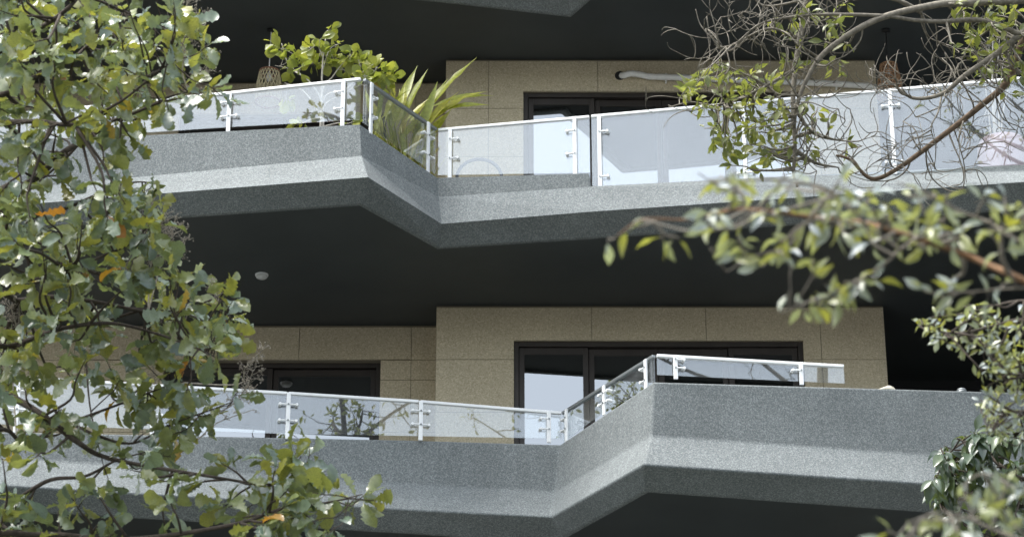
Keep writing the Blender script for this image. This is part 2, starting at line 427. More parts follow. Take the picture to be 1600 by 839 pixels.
D0, D1, D2 = 26.0, 26.55, 28.2
def cladding(wall, x0, x1, zb, zt, D, rows, joints, hole=None):
    """stone panels hung on a wall; rows: heights of horizontal joints, joints: x of vertical joints; hole = opening"""
    zs = sorted(set([zb, zt] + [z for z in rows if zb < z < zt])); xs = sorted(set([x0, x1] + [x for x in joints if x0 < x < x1]))
    g = 0.003
    def panel(a, b, c, d, gl, gr, gb, gt):
        if b - a < 0.03 or d - c < 0.03: return
        mb = MB(); dy = random.uniform(-0.0015, 0.0015)
        mb.box(a + gl, b - gr, D - 0.03 + dy, D, c + gb, d - gt); mb.build("stone_panel", M['stone'], wall)
    for c, d in zip(zs[:-1], zs[1:]):
        for a, b in zip(xs[:-1], xs[1:]):
            if hole and b > hole[0] and a < hole[1] and d > hole[2] and c < hole[3]:
                if d > hole[3]:         # course over the lintel stays whole: cut round the opening
                    panel(a, b, hole[3], d, g, g, 0, g)
                    if a < hole[0]: panel(a, hole[0], c, hole[3], g, 0, g, 0)
                    if b > hole[1]: panel(hole[1], b, c, hole[3], 0, g, g, 0)
                else:
                    if a < hole[0]: panel(a, hole[0], c, d, g, 0, g, g)
                    if b > hole[1]: panel(hole[1], b, c, d, 0, g, g, g)
            else: panel(a, b, c, d, g, g, g, g)
def wall_with_hole(name, x0, x1, zb, zt, D, hole=None, th=0.2):
    mb = MB(); y0, y1 = D + 0.001, D + th
    if hole:
        a, b, c, d = hole
        mb.box(x0, a, y0, y1, zb, zt); mb.box(b, x1, y0, y1, zb, zt); mb.box(a, b, y0, y1, d, zt)
        if c > zb + 0.02: mb.box(a, b, y0, y1, zb, c)
    else: mb.box(x0, x1, y0, y1, zb, zt)
    return mb.build(name, M['mortar'], bld)
def glazed(name, x0, x1, zb, zt, D, n):
    """sliding door set: outer frame with n leaves, each a frame and a pane"""
    fr = MB(); w = 0.055; y0, y1 = D + 0.02, D + 0.15
    fr.box(x0, x0+w, y0, y1, zb, zt); fr.box(x1-w, x1, y0, y1, zb, zt)
    fr.box(x0+w, x1-w, y0, y1, zt-w, zt); fr.box(x0+w, x1-w, y0, y1, zb, zb+w*0.6)
    o = fr.build(name, M['bronze'], bld, bevel=0.004)
    W = (x1 - x0 - 2*w) / n
    for i in range(n):
        a, b = x0 + w + i*W + 0.003, x0 + w + (i+1)*W - 0.003
        yy = D + 0.05 + (0.035 if i in (1, 2) else 0.0) if n > 2 else D + 0.05 + 0.03*(i % 2)
        s = 0.06; c, d = zb + 0.035, zt - w - 0.004
        lf = MB(); lf.box(a, a+s, yy, yy+0.033, c, d); lf.box(b-s, b, yy, yy+0.033, c, d)
        lf.box(a+s, b-s, yy, yy+0.033, d-s*1.3, d); lf.box(a+s, b-s, yy, yy+0.033, c, c+s*1.6)
        lf.build("leaf_frame", M['bronze'], o, bevel=0.003)
        tl = random.uniform(-0.004, 0.004)
        pn = MB(); y = yy + 0.016
        pn.add([(a+s, y+tl, c+s*1.6), (b-s, y-tl, c+s*1.6), (b-s, y-tl, d-s*1.3), (a+s, y+tl, d-s*1.3)], [(0,1,2,3)])
        pn.build("glass_pane", M['doorglass'], o)
        if i in (0, n-1):
            hx = b - s/2 if i == 0 else a + s/2
            h = MB(); h.box(hx-0.012, hx+0.012, yy-0.03, yy, zb+0.95, zb+1.2); h.build("handle", M['black'], o, bevel=0.004)
    return o
for k in (0, 1, -1, 2):
    zb = (ZC[k] if k in ZC else ZC[0]-STOREY) + EYE + 0.30
    zt = (ZC[k] if k in ZC else ZC[0]-STOREY) + STOREY + EYE + 0.03
    dx = 0.0 if k != 1 else 0.11
    xa, xb = (-0.837, 4.11) if k != 1 else (-0.764, 4.20)
    hole = (0.02 + dx, 3.205 + dx, zb, zt - 0.42)
    w = wall_with_hole("front_wall", xa, xb, zb, zt, D0, hole)
    ret = MB(); ret.box(xa, xa + 0.2, D0 + 0.2, D1 + 0.2, zb, zt); ret.box(xb - 0.2, xb, D0 + 0.2, D2 + 0.2, zb, zt)
    ret.build("return_wall", M['stone'], bld)
    h2 = (-3.9, -1.47, zb, zt - 0.42)
    w2 = wall_with_hole("recessed_wall", -13.0, xa, zb, zt, D1, h2)
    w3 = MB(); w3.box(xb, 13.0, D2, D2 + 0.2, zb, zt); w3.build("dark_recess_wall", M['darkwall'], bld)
    if k in (0, 1):
        cladding(w, xa, xb, zb, zt - 0.03, D0, [zt - 0.65 - 0.62*i for i in range(4)], [0.88 + 1.26*i + dx for i in range(-1 if k == 1 else 0, 3)], hole)
        cladding(w2, -9.5, xa, zb, zt - 0.03, D1, [zt - 0.43, zt - 0.67] + [zt - 0.67 - 0.62*i for i in range(1, 4)], [-1.13 - 1.26*i for i in range(0, 7)], h2)
        glazed("sliding_door", hole[0], hole[1], hole[2], hole[3], D0, 4)
        glazed("recessed_window", h2[0], h2[1], h2[2], h2[3], D1 + 0.06, 2)
adopt(bld)

# ------------------------------------------------------------------ glass railings
def railing(label, runs, ztop, posts, base_of, group="glass balcony railings"):
    """runs: list of (px_left, px_right) picture points of the top edge of each pane + height of its lower edge;
       posts: (pane index, fraction along it, top, bottom, sides, clamp heights)"""
    a0 = at_z(*runs[0][0], ztop)
    root = thing("glass_railing", label, "railing", (a0[0], a0[1], base_of(a0) if callable(base_of) else base_of), group)
    panes = []
    for (pa, pb, zlow, railmat, *opt) in runs:
        a, b = at_z(*pa, ztop), at_z(*pb, ztop)
        d = b - a; d[2] = 0; L = np.linalg.norm(d); d /= L; nrm = np.array([d[1], -d[0], 0])   # outward (towards the street)
        za = zlow[0] + EYE; zb_ = zlow[1] + EYE
        t = 0.005
        gp = MB()
        A, B = a.copy(), b.copy()
        lo_a = A.copy(); lo_a[2] = za; lo_b = B.copy(); lo_b[2] = zb_
        A[2] -= 0.012; B[2] -= 0.012
        gp.hexa([lo_a + nrm*t, lo_b + nrm*t, lo_b - nrm*t, lo_a - nrm*t, A + nrm*t, B + nrm*t, B - nrm*t, A - nrm*t])
        gp.build("glass_pane", M['glass'], root)
        rl = MB(); h = opt[0] if opt else 0.032
        rl.bar(a - d*0.0, b + d*0.0, 0.042, h); rl.build("top_rail", M[railmat], root, bevel=0.006)
        panes.append((a, b, d, nrm, za, zb_, L))
    for (i, fr, below, sides, zs) in posts:
        a, b, d, nrm, za, zb_, L = panes[i]
        c = a + (b - a) * fr; zl = za + (zb_ - za) * fr
        p = c + nrm * 0.032
        mb = MB()
        lo = p.copy(); lo[2] = zl - below; hi = p.copy(); hi[2] -= 0.0
        mb.bar(lo, hi, 0.042, 0.022, up=tuple(nrm))
        po = mb.build("post", M['white'], root, bevel=0.004)
        H = c[2] - zl
        for zz in zs:
            for s in sides:
                cl = MB(); q = p + nrm*0.006; q[2] = zl + H*zz
                e = q + d * s * 0.085
                cl.tube([q + d*s*0.01, e], 0.0095, 8)
                cl.tube([e - nrm*0.045, e - nrm*0.0, e + nrm*0.014], [0.017, 0.017, 0.015], 8)
                cl.build("clamp", M['white'], po, smooth=False)
                bo = MB(); bo.tube([q + nrm*0.008 - d*0.0, q + nrm*0.016], 0.009, 8); bo.build("bolt", M['steel'], po)
    adopt(root)
    return root
ZT1 = 12.81
ZT0 = 9.685
def zlow_of(px, py, ptop, zt):  # height of a pane's lower edge below a given top point
    D = at_z(*ptop, zt)[1]; return at_d(px, py, D)[2] - EYE
def run(p0, p1, q0, q1, zt, mat, *o): return (p0, p1, (zlow_of(*q0, p0, zt), zlow_of(*q1, p1, zt)), mat, *o)
both = (-1, 1)
# storey 1, left run
railing("white railed glass panes in front of the round-leaved shrub and pale lantern", [
    run((-340,214),(-92,190),(-340,246),(-92,232), ZT1, 'white'),
    run((-90,190),(136,168.5),(-90,232),(136,214), ZT1, 'white'),
    run((138,168.5),(358.5,146.5),(138,214),(358.5,199), ZT1, 'white'),
    run((361,146.2),(564,124.5),(361,199),(564,187.5), ZT1, 'white')],
    ZT1, [(1,0.0,0.17,both,(.28,.7)),(2,0.0,0.17,both,(.28,.7)),(3,0.0,0.12,both,(.28,.7)),(3,0.875,0.11,(-1,),(.28,.7))], FL[1])
railing("shade-toned railed glass panes along the diagonal edge in front of the long-bladed plant", [
    run((569,125.5),(681,203),(569,192),(681,272), ZT1, 'steel')],  # white rail's duller look at this angle put into a grey colour
    ZT1, [(0,0.07,0.1,(1,),(.25,.7)),(0,0.86,0.1,(-1,1),(.25,.7))], FL[1])
railing("short white railed glass pane in front of the arched grey chair", [
    run((685,204),(921,183.5),(685,274),(921,270), ZT1, 'white')],
    ZT1, [(0,0.083,0.07,(1,),(.33,.75)),(0,0.905,0.07,(-1,),(.33,.75))], FL[1])
railing("tall full height glass panes behind the bare gnarled branches", [
    run((924,183),(1158.5,162),(924,304),(1158.5,288), ZT1, 'white'),
    run((1161,162),(1387,142),(1161,288),(1387,271), ZT1, 'white'),
    run((1390,142),(1605,122.5),(1390,271),(1605,254.5), ZT1, 'white'),
    run((1607,122.5),(1830,101),(1607,254.5),(1830,238), ZT1, 'white')],
    ZT1, [(0,0.055,0.03,(1,),(.2,.78)),(1,0.0,0.03,both,(.12,.8)),(2,0.0,0.03,both,(.12,.8)),(3,0.0,0.03,both,(.12,.8))], FL[1])
# storey 0
railing("long white railed glass panes half hidden behind the oak leaves", [
    run((-180,579.5),(28,590.5),(-180,656),(28,663), ZT0, 'white'),
    run((31,590.5),(239,602.5),(31,663),(239,670), ZT0, 'white'),
    run((242,602.7),(448,614.5),(242,670),(448,677.5), ZT0, 'white'),
    run((451,614.7),(654,627.5),(451,677.5),(654,681), ZT0, 'white'),
    run((657,627.7),(877,645.5),(657,681),(877,685), ZT0, 'white')],
    ZT0, [(1,0.0,0.10,both,(.3,.7)),(2,0.0,0.09,both,(.3,.7)),(3,0.0,0.07,both,(.3,.7)),(4,0.0,0.06,both,(.3,.7)),(4,0.905,0.06,(-1,),(.3,.7))], FL[0])
railing("steep looking glass panes on the diagonal edge before the reflecting sliding door", [
    run((880,645.5),(944,605),(880,690),(944,643), ZT0, 'steel'),  # rails greyed by colour where the turned angle dulls the white
    run((946,604),(1022,556.5),(946,643),(1022,597), ZT0, 'steel')],
    ZT0, [(0,0.14,0.05,(-1,),(.3,.7)),(1,0.02,0.05,both,(.3,.7)),(1,0.88,0.05,(-1,),(.2,.7))], FL[0])
railing("low white railed glass panes ending short of the rope on the bare parapet", [
    run((1026,556),(1318,572.5),(1027,585.5),(1318,599), ZT0, 'white')],
    ZT0, [(0,0.095,0.05,(1,),(.35,.8)),(0,0.765,0.05,(-1,),(.55,))], FL[0])

# ------------------------------------------------------------------ leaves
def leaf_mesh(name, prof, fold=0.35, curl=0.3, wave=0.0, seed=0, n=None):
    """leaf along +X, unit length; prof: half widths; fold = V angle, curl = droop along the length"""
    r = random.Random(seed); m = len(prof); V = []; Fc = []
    for i, w in enumerate(prof):
        t = i / (m - 1); ang = curl * t
        x = (math.sin(ang) / curl) if abs(curl) > 1e-4 else t
        z = -(1 - math.cos(ang)) / curl if abs(curl) > 1e-4 else 0
        wv = wave * r.uniform(-1, 1)
        V += [(x, 0, z), (x, w * math.cos(fold), z + w * math.sin(fold) + wv * w), (x, -w * math.cos(fold), z + w * math.sin(fold) - wv * w)]
    for i in range(m - 1):
        a = 3*i; b = 3*(i+1)
        Fc.append((a, b, b+1, a+1)); Fc.append((a+2, b+2, b, a))
    return np.array(V), Fc
OAK = [[.012,.02,.06,.14,.09,.20,.13,.28,.19,.30,.22,.24,.06],[.012,.03,.10,.09,.18,.12,.26,.17,.30,.23,.27,.16,.04],[.012,.02,.07,.13,.17,.16,.23,.21,.29,.25,.26,.17,.04]]
NARROW = [[.01,.02,.09,.155,.185,.18,.14,.08,.01],[.01,.025,.105,.17,.19,.17,.125,.06,.01]]
OVAL = [[.01,.02,.10,.17,.20,.20,.16,.09,.01],[.01,.03,.12,.19,.215,.19,.14,.07,.01]]
ROUND = [[.01,.015,.07,.17,.26,.31,.30,.22,.04],[.01,.02,.10,.20,.28,.32,.31,.2,.03]]
BLADE = [[w_*0.72 for w_ in q_] for q_ in [[.008,.02,.045,.07,.085,.09,.085,.07,.045,.015,.002],[.006,.01,.03,.055,.075,.085,.082,.07,.045,.02,.002]]]
def variants(profs, kind, mat, params):
    out = []; i = 0
    for p in profs:
        if kind == "oak_leaf": p = [w_*0.9 for w_ in p]
        for (fold, curl, wave) in params:
            V, Fc = leaf_mesh(kind, p, fold, curl, wave, i); i += 1
            me = pymesh(kind, V, Fc, True); me.materials.append(mat); out.append((V, Fc, me))
    return out
LV = {
 'oak': variants(OAK, "oak_leaf", M['oakleaf'], [(.3,.6,.3),(.55,1.0,.4),(.15,-.4,.35)]),
 'small': variants(OVAL, "small_leaf", M['smallleaf'], [(.3,.4,.1),(.5,.8,.2)]),
 'olive': variants(NARROW, "pale_leaf", M['oliveleaf'], [(.3,.4,.15),(.55,.9,.2)]),
 'dark': variants(OVAL, "dark_leaf", M['darkleaf'], [(.35,.7,.1),(.6,1.1,.2)]),
 'round': variants(ROUND, "round_leaf", M['roundleaf'], [(.15,.3,.1),(.3,.6,.2)]),
 'blade': variants(BLADE, "long_blade", M['blade'], [(.35,.2,.15),(.5,.45,.25),(.3,.7,.2)]),
}
def basis(d, up):
    d = d / (np.linalg.norm(d) + 1e-9); z = up - d * np.dot(up, d); l = np.linalg.norm(z)
    if l < 1e-3: z = np.cross(d, [1, 0, 0.1]); l = np.linalg.norm(z)
    z /= l; y = np.cross(z, d); return np.column_stack([d, y, z])
def place_leaves(root, leaves, kind, name="leaf", limit=300, mat=None):
    """leaves: (pos, 3x3 basis, size). The biggest ones in the picture become parts, the others one mesh"""
    var = LV[kind]; keyed = []
    for L in leaves:
        u, v, f = to_px(L[0]); vis = (-15 < u < 1615) and (-15 < v < 855)
        keyed.append((-(L[2] / f) if vis else 1.0, L))
    keyed.sort(key=lambda k: k[0])
    n_obj = min(limit, sum(1 for k in keyed if k[0] < 0))
    inv = Matrix.Translation(root.location).inverted()
    for key, (p, B, s) in keyed[:n_obj]:
        o = bpy.data.objects.new(name, random.choice(var)[2]); C.objects.link(o)
        o.parent = root; o.matrix_parent_inverse = inv
        mm = Matrix([[B[0][0]*s, B[0][1]*s, B[0][2]*s, p[0]], [B[1][0]*s, B[1][1]*s, B[1][2]*s, p[1]], [B[2][0]*s, B[2][1]*s, B[2][2]*s, p[2]], [0,0,0,1]])
        o.matrix_basis = mm
    rest = keyed[n_obj:]
    if rest:
        Vs = []; Fs = []; k = 0
        for _, (p, B, s) in rest:
            V, Fc, _me = random.choice(var)
            Vs.append((V * s) @ B.T + p); Fs += [tuple(i + k for i in f) for f in Fc]; k += len(V)
        me = pymesh("foliage", np.vstack(Vs), Fs, True)
        o = link_mesh("foliage", me, var[0][2].materials[0], root); o.matrix_parent_inverse = inv; o["kind"] = "stuff"
def in_poly(x, y, poly):
    c = False; j = len(poly) - 1
    for i in range(len(poly)):
        xi, yi = poly[i]; xj, yj = poly[j]
        if (yi > y) != (yj > y) and x < (xj-xi)*(y-yi)/(yj-yi)+xi: c = not c
        j = i
    return c
def sample_poly(poly, n, t0, t1):
    xs = [p[0] for p in poly]; ys = [p[1] for p in poly]; out = []
    while len(out) < n:
        x, y = rng.uniform(min(xs), max(xs)), rng.uniform(min(ys), max(ys))
        if in_poly(x, y, poly): out.append(at_t(x, y, rng.uniform(t0, t1)))
    return out
def rnd_dir(): v = rng.normal(size=3); return v / np.linalg.norm(v)

class Tree:
    def __init__(s, name, label, cat, base, height, r0, bark, lean=(0,0), group=None):
        s.root = thing(name, label, cat, (base[0], base[1], 0.0), group); s.bark = bark
        k = 14; s.trunk = []
        ph = random.uniform(0, 6)
        for i in range(k+1):
            t = i / k
            s.trunk.append([base[0] + lean[0]*t + 0.12*math.sin(3.1*t*3+ph)*t, base[1] + lean[1]*t + 0.12*math.cos(2.3*t*3+ph)*t, -0.15 + (height+0.15)*t])
        s.trunk = np.array(s.trunk)
        rad = [r0*(1.25 if i == 0 else 1)*(1 - 0.8*i/k) for i in range(k+1)]
        mb = MB(); mb.tube(catmull(s.trunk, 4), np.interp(np.linspace(0,k,k*4+1), range(k+1), rad), 10); mb.build("trunk", bark, s.root, True)
        s.nodes = []      # (point, radius)
        s.leaves = []; s.twig = MB()
    def limb(s, pts, r0, r1, join=True, bark=None, drop=1.0, n=8, wob=0.0):
        P = [np.array(p) for p in pts]
        if join:
            q = P[0]; zt = q[2] - drop
            i = int(np.argmin(abs(s.trunk[:,2] - zt))); P = [s.trunk[i]] + P
        pts = catmull(P, n)
        if wob: pts[1:-1] += rng.normal(size=(len(pts)-2, 3)) * wob
        rad = np.linspace(r0, r1, len(pts))
        mb = MB(); mb.tube(pts, rad, 7); mb.build("branch", bark or s.bark, s.root, True)
        for p, r in zip(pts, rad): s.nodes.append((p, r))
        return pts
    def near(s, c, slack=0.25):
        N = np.array([p for p, r in s.nodes]); d = np.linalg.norm(N - c, axis=1) + rng.uniform(0, slack, len(N))
        i = int(np.argmin(d)); return N[i], s.nodes[i][1]
    def cluster(s, c, n, size, spread=0.5, droop=0.25, up=(-.15,-.55,.75), petiole=0.02, shoot=0.16, face=0.55):
        a, r = s.near(c); d = c - a; L = np.linalg.norm(d) + 1e-6
        mid = (a + c)/2 + rnd_dir()*L*0.12 + np.array([0,0,-0.06*L]); q = (mid + c)/2 + rnd_dir()*L*0.05
        path = catmull([a, mid, q, c], 4)
        s.twig.tube(path, np.linspace(min(r, 0.009 + 0.004*L), 0.0028, len(path)), 5)
        ax = c - q; ax /= np.linalg.norm(ax) + 1e-9
        for k in range(n):
            f = rng.uniform(0, 1) ** 0.7; p = c - ax*shoot*(1-f)
            dr = ax*(0.3 + 0.7*f) + rnd_dir()*(0.55 + spread) + np.array([0, 0, -droop]); dr /= np.linalg.norm(dr)
            nrm = np.array(up)*(1-face) + rnd_dir()*face
            s.leaves.append((p + dr*petiole, basis(dr, nrm), size*rng.uniform(0.62, 1.2)))
            s.twig.tube([p, p + dr*petiole*1.3], 0.0016, 3, cap=False)
    def finish(s, kind, limit=300):
        tw = s.twig.build("twigs", getattr(s, "twigbark", s.bark), s.root, True, kind="stuff") if s.twig.v else None
        adopt(s.root); place_leaves(s.root, s.leaves, kind, limit=limit)
def px3(pts, t): return [at_t(p[0], p[1], p[2] if len(p) > 2 else t) for p in pts]

# ------------------------------------------------------------------ left oak
b0 = at_t(-330, 420, 16.8)
oak = Tree("oak_tree", "big lobed-leaf oak with dark branches and a few orange leaves", "tree", (b0[0], b0[1]), 20.0, 0.22, M['bark'], lean=(-1.5, -0.5))
T = 16.6
for pts, r0, r1, t in [
    ([(-90,175),(0,150),(60,118),(110,95),(148,62),(190,40)], .05,.008, 16.6),
    ([(-120,110),(0,80),(45,55),(110,10),(150,-50),(190,-140)], .05,.01, 16.2),
    ([(-60,200),(0,192),(60,190),(110,195),(150,180),(197,153),(250,110),(285,88)], .04,.006, 16.0),
    ([(-40,330),(20,300),(60,275),(100,238),(140,215),(170,192),(215,175),(270,150),(318,140)], .06,.006, 16.9),
    ([(130,217),(100,250),(60,285),(10,330)], .02,.008, 17.0),
    ([(-120,30),(0,-5),(80,-20),(150,0),(220,30),(290,60)], .04,.006, 17.2),
    ([(-90,470),(0,446),(37,438),(107,424),(160,400),(205,380),(240,345)], .045,.006, 16.4),
    ([(-60,480),(30,470),(81,464),(151,472),(255,490),(321,472),(352,455)], .045,.006, 16.7),
    ([(-70,560),(20,540),(90,515),(170,505),(240,520),(310,545),(340,560)], .04,.006, 16.2),
    ([(-60,350),(20,340),(90,330),(150,305),(210,285),(255,290)], .035,.006, 17.1),
    ([(-90,580),(0,612),(60,644),(124,692),(172,716),(304,740),(424,756),(470,735)], .055,.006, 15.9),
    ([(-80,850),(0,800),(72,752),(132,744),(180,720),(230,705)], .04,.006, 16.0),
    ([(90,650),(152,680),(208,692),(264,664),(330,640),(378,622)], .02,.004, 16.3),
    ([(-80,860),(60,835),(200,842),(360,820),(448,792),(510,785),(566,772)], .045,.005, 15.6),
    ([(-60,700),(40,690),(110,660),(190,630),(270,600),(330,590)], .03,.005, 16.5),
    ([(135,570),(140,630),(150,680),(165,740)], .012,.004, 16.3),
    ]:
    P = [at_t(x, y, t + 0.25*math.sin(0.02*x + i)) for i, (x, y) in enumerate(pts)]
    oak.limb(P, r0*.58, r1*.6, join=pts[0][0] < -20, drop=1.2)
# upper crown above the picture's edge (seen mirrored in the panes)
for k in range(22):
    a = rng.uniform(0, 6.28); h = rng.uniform(11.5, 19.3); R = rng.uniform(1.0, 2.8)*(1.15 - max(0, h-14)/8)
    i = int(np.argmin(abs(oak.trunk[:,2] - h))); o = oak.trunk[i]
    e = o + np.array([math.cos(a)*R, math.sin(a)*R, rng.uniform(0.5, 1.5)])
    oak.limb([o, (o+e)/2 + rnd_dir()*0.25, e], .04, .006, join=False)
for poly, n, t0, t1 in [
    ([(-40,-60),(255,-60),(325,60),(335,140),(280,185),(210,195),(-40,205)], 118, 15.4, 17.8),
    ([(-40,205),(215,200),(232,262),(120,330),(-40,300)], 17, 15.6, 17.4),
    ([(-40,300),(110,310),(190,285),(280,285),(240,345),(265,400),(330,410),(368,450),(362,520),(340,585),(300,620),(-40,600)], 150, 15.4, 17.8),
    ([(-40,600),(310,615),(360,650),(320,690),(-40,690)], 26, 15.6, 16.8),
    ([(-40,700),(330,715),(420,725),(490,700),(510,760),(545,839),(-40,839)], 36, 15.2, 16.4),
    ([(380,730),(480,700),(515,760),(545,850),(380,850)], 17, 15.3, 16.2)]:
    for c in sample_poly(poly, n, t0, t1): oak.cluster(c, int(rng.integers(5, 9)), 0.178 if poly[0][0] < 300 else 0.195)
for (x, y) in [(570,772),(588,782),(484,700),(470,712),(352,440),(368,462),(345,150),(325,70),(372,612)]:
    oak.cluster(at_t(x, y, 15.9), 6, 0.185)
for k in range(230):
    p, r = oak.nodes[int(rng.integers(len(oak.nodes)-22*17, len(oak.nodes)))]
    oak.cluster(p + rnd_dir()*rng.uniform(0.1, 0.7), int(rng.integers(4, 8)), 0.16)
# dry lacy seed heads
def seed_head(tree, base_px, tip_px, t, n, reach):
    a, b = at_t(*base_px, t), at_t(*tip_px, t - 0.1); mb = MB()
    near, _ = tree.near(a, 0.01)
    stem = catmull([near, a, (a+b)/2 + rnd_dir()*0.04, b], 5); mb.tube(stem, np.linspace(.006,.0025,len(stem)), 5)
    m = len(stem)
    for k in range(n):
        p = stem[int(rng.integers(int(m*0.45), m))]; d = (b - a)/np.linalg.norm(b - a)*0.6 + rnd_dir(); d /= np.linalg.norm(d)
        L = reach*rng.uniform(.4, 1); q = p + d*L*0.5 + rnd_dir()*L*.15; e = p + d*L
        mb.tube([p, q, e], [.0018,.0014,.0012], 3, cap=False)
        for j in range(5):
            f = q + (e - q)*rng.uniform(0, 1.1); g_ = f + rnd_dir()*rng.uniform(.01, .04)
            mb.tube([f, g_], .0012, 3, cap=False)
            V = np.array([[1,0,0],[-1,0,0],[0,1,0],[0,-1,0],[0,0,1],[0,0,-1]])*rng.uniform(.003,.0065) + g_
            mb.add(V, [(0,2,4),(2,1,4),(1,3,4),(3,0,4),(2,0,5),(1,2,5),(3,1,5),(0,3,5)])
    mb.build("seed_head", M['seed'], tree.root)
for bp_, tp_, n, rc in [((270,60),(300,-10),40,.16),((285,110),(325,25),22,.1),((290,140),(330,85),18,.1),((215,375),(250,350),60,.2),((235,420),(270,360),60,.18),((255,400),(280,385),30,.12),
    ((350,640),(395,580),34,.13),((372,600),(412,545),16,.06),((30,520),(15,475),30,.15),((240,560),(255,620),20,.1),((345,470),(330,440),12,.06),((20,590),(40,560),30,.15),((300,690),(395,640),6,.04)]:
    seed_head(oak, bp_, tp_, 17.0, n, rc)
oak.finish('oak')

# ------------------------------------------------------------------ gnarled tree, upper right
b1 = at_t(1880, 300, 20.5)
gn = Tree("gnarled_tree", "sparse tree with curly bare grey twigs and small yellow-green leaves before the tall glass", "tree", (b1[0], b1[1]), 16.5, 0.2, M['greybark'], lean=(-0.3, 0.2))
GT = 20.0
gl = [
 ([(1720,-20),(1600,0),(1508,5),(1458,9),(1368,32),(1293,79),(1262,122),(1245,165),(1241,200)], .042,.012, True),
 ([(1275,-120),(1262,-40),(1261,0),(1252,50),(1243,107),(1239,161),(1242,229),(1240,270),(1246,292)], .035,.01, False),
 ([(1740,-60),(1640,10),(1600,60),(1576,125),(1529,168),(1465,218),(1400,265),(1361,279),(1329,250),(1307,243)], .042,.009, True),
 ([(1600,50),(1560,82),(1508,118),(1472,147),(1429,154),(1400,136),(1365,107)], .028,.006, False),
 ([(1595,54),(1533,32),(1472,34),(1430,32),(1380,25),(1293,23),(1230,28),(1186,39),(1150,68),(1125,75)], .022,.006, False),
 ([(1243,107),(1205,130),(1165,150),(1120,165),(1080,160),(1045,168)], .014,.004, False),
 ([(1241,190),(1215,150),(1190,130),(1150,110),(1105,90)], .014,.004, False),
 ([(1242,235),(1275,255),(1310,262)], .02,.006, False),
 ([(1240,165),(1262,200),(1285,215),(1330,222)], .018,.005, False),
 ([(1245,60),(1205,45),(1165,60),(1140,80),(1115,62),(1095,40),(1087,15)], .012,.003, False),
 ([(1440,20),(1400,0),(1330,-10),(1280,-5),(1200,10),(1170,-10)], .02,.006, False),
 ([(1472,147),(1466,175),(1455,200),(1462,230),(1460,265)], .008,.003, False),
 ([(1505,190),(1498,220),(1505,250),(1510,285)], .008,.003, False),
]
for pts, r0, r1, j in gl:
    P = [at_t(x, y, GT + 0.2*math.sin(0.015*x + 0.7*i)) for i, (x, y) in enumerate(pts)]
    gn.limb(P, r0*1.0, r1, join=j, drop=0.8, bark=M['brownbark'] if pts[0][0] == 1740 else None)
vis_nodes = len(gn.nodes)
for k in range(16):
    a = rng.uniform(0, 6.28); h = rng.uniform(13.2, 16.0); R = rng.uniform(1.2, 3.2)
    i = int(np.argmin(abs(gn.trunk[:,2] - h))); o = gn.trunk[i]
    e = o + np.array([-abs(math.cos(a))*R, math.sin(a)*R*0.7, rng.uniform(0.5, 2.0)])
    gn.limb([o, (o+e)/2 + rnd_dir()*0.3, e], .04, .006, join=False)
def curly(tree, start, d, L, r, mb, step=0.035, curl=0.5):
    p = start.copy(); pts = [p.copy()]; ax = rnd_dir()
    for i in range(int(L/step)):
        ax = ax*0.8 + rnd_dir()*0.45; ax /= np.linalg.norm(ax)
        d = d + np.cross(ax, d)*curl*rng.uniform(.3, 1); d /= np.linalg.norm(d)
        p = p + d*step; pts.append(p.copy())
    mb.tube(pts, np.linspace(r, 0.0022, len(pts)), 5); return pts
tips = []
for k in range(135):
    i = int(rng.integers(0, vis_nodes)) if k < 85 else int(rng.integers(vis_nodes, len(gn.nodes)))
    p, r = gn.nodes[i]
    d = rnd_dir(); d[2] -= 0.25; d /= np.linalg.norm(d)
    pts = curly(gn, p, d, rng.uniform(.25, .8), min(r*.6, .008), gn.twig, curl=0.33)
    for q in range(2):
        s_ = pts[int(rng.integers(len(pts)//3, len(pts)))]
        c2 = curly(gn, s_, rnd_dir(), rng.uniform(.12, .35), .005, gn.twig, curl=0.40)
        tips.append(c2[-1])
# drooping bare twigs over the panes
for poly, n in [([(1260,170),(1420,160),(1420,280),(1250,280)], 17), ([(1420,150),(1600,140),(1600,260),(1430,280)], 14), ([(1070,0),(1300,0),(1300,100),(1090,80)], 24), ([(1350,90),(1520,60),(1520,150),(1360,150)], 26)]:
    for c in sample_poly(poly, n, GT-0.4, GT+0.4):
        a, r = gn.near(c, 0.05); d = (c - a); L = np.linalg.norm(d)
        path = catmull([a, a + d*.5 + rnd_dir()*L*.2, c], 5); gn.twig.tube(path, np.linspace(.006,.004,len(path)), 5)
        for q in range(2): curly(gn, c, rnd_dir(), rng.uniform(.2, .5), .004, gn.twig, curl=0.36)
for poly, n in [([(1050,100),(1130,90),(1240,110),(1230,200),(1150,210),(1060,160)], 46), ([(1090,190),(1240,200),(1230,270),(1140,260)], 32),
                ([(1180,20),(1320,0),(1320,130),(1200,110)], 16), ([(1480,0),(1600,0),(1600,120),(1500,110)], 34), ([(1250,150),(1350,150),(1340,240),(1260,240)], 7), ([(1560,80),(1620,80),(1620,160),(1570,150)], 6)]:
    for c in sample_poly(poly, n, GT-0.5, GT+0.5): gn.cluster(c, int(rng.integers(4, 8)), 0.11, petiole=.012, shoot=.12)
for k in range(190):
    p, r = gn.nodes[int(rng.integers(vis_nodes, len(gn.nodes)))]
    gn.cluster(p + rnd_dir()*rng.uniform(.1, .7), 5, 0.09)
gn.finish('small', 280)

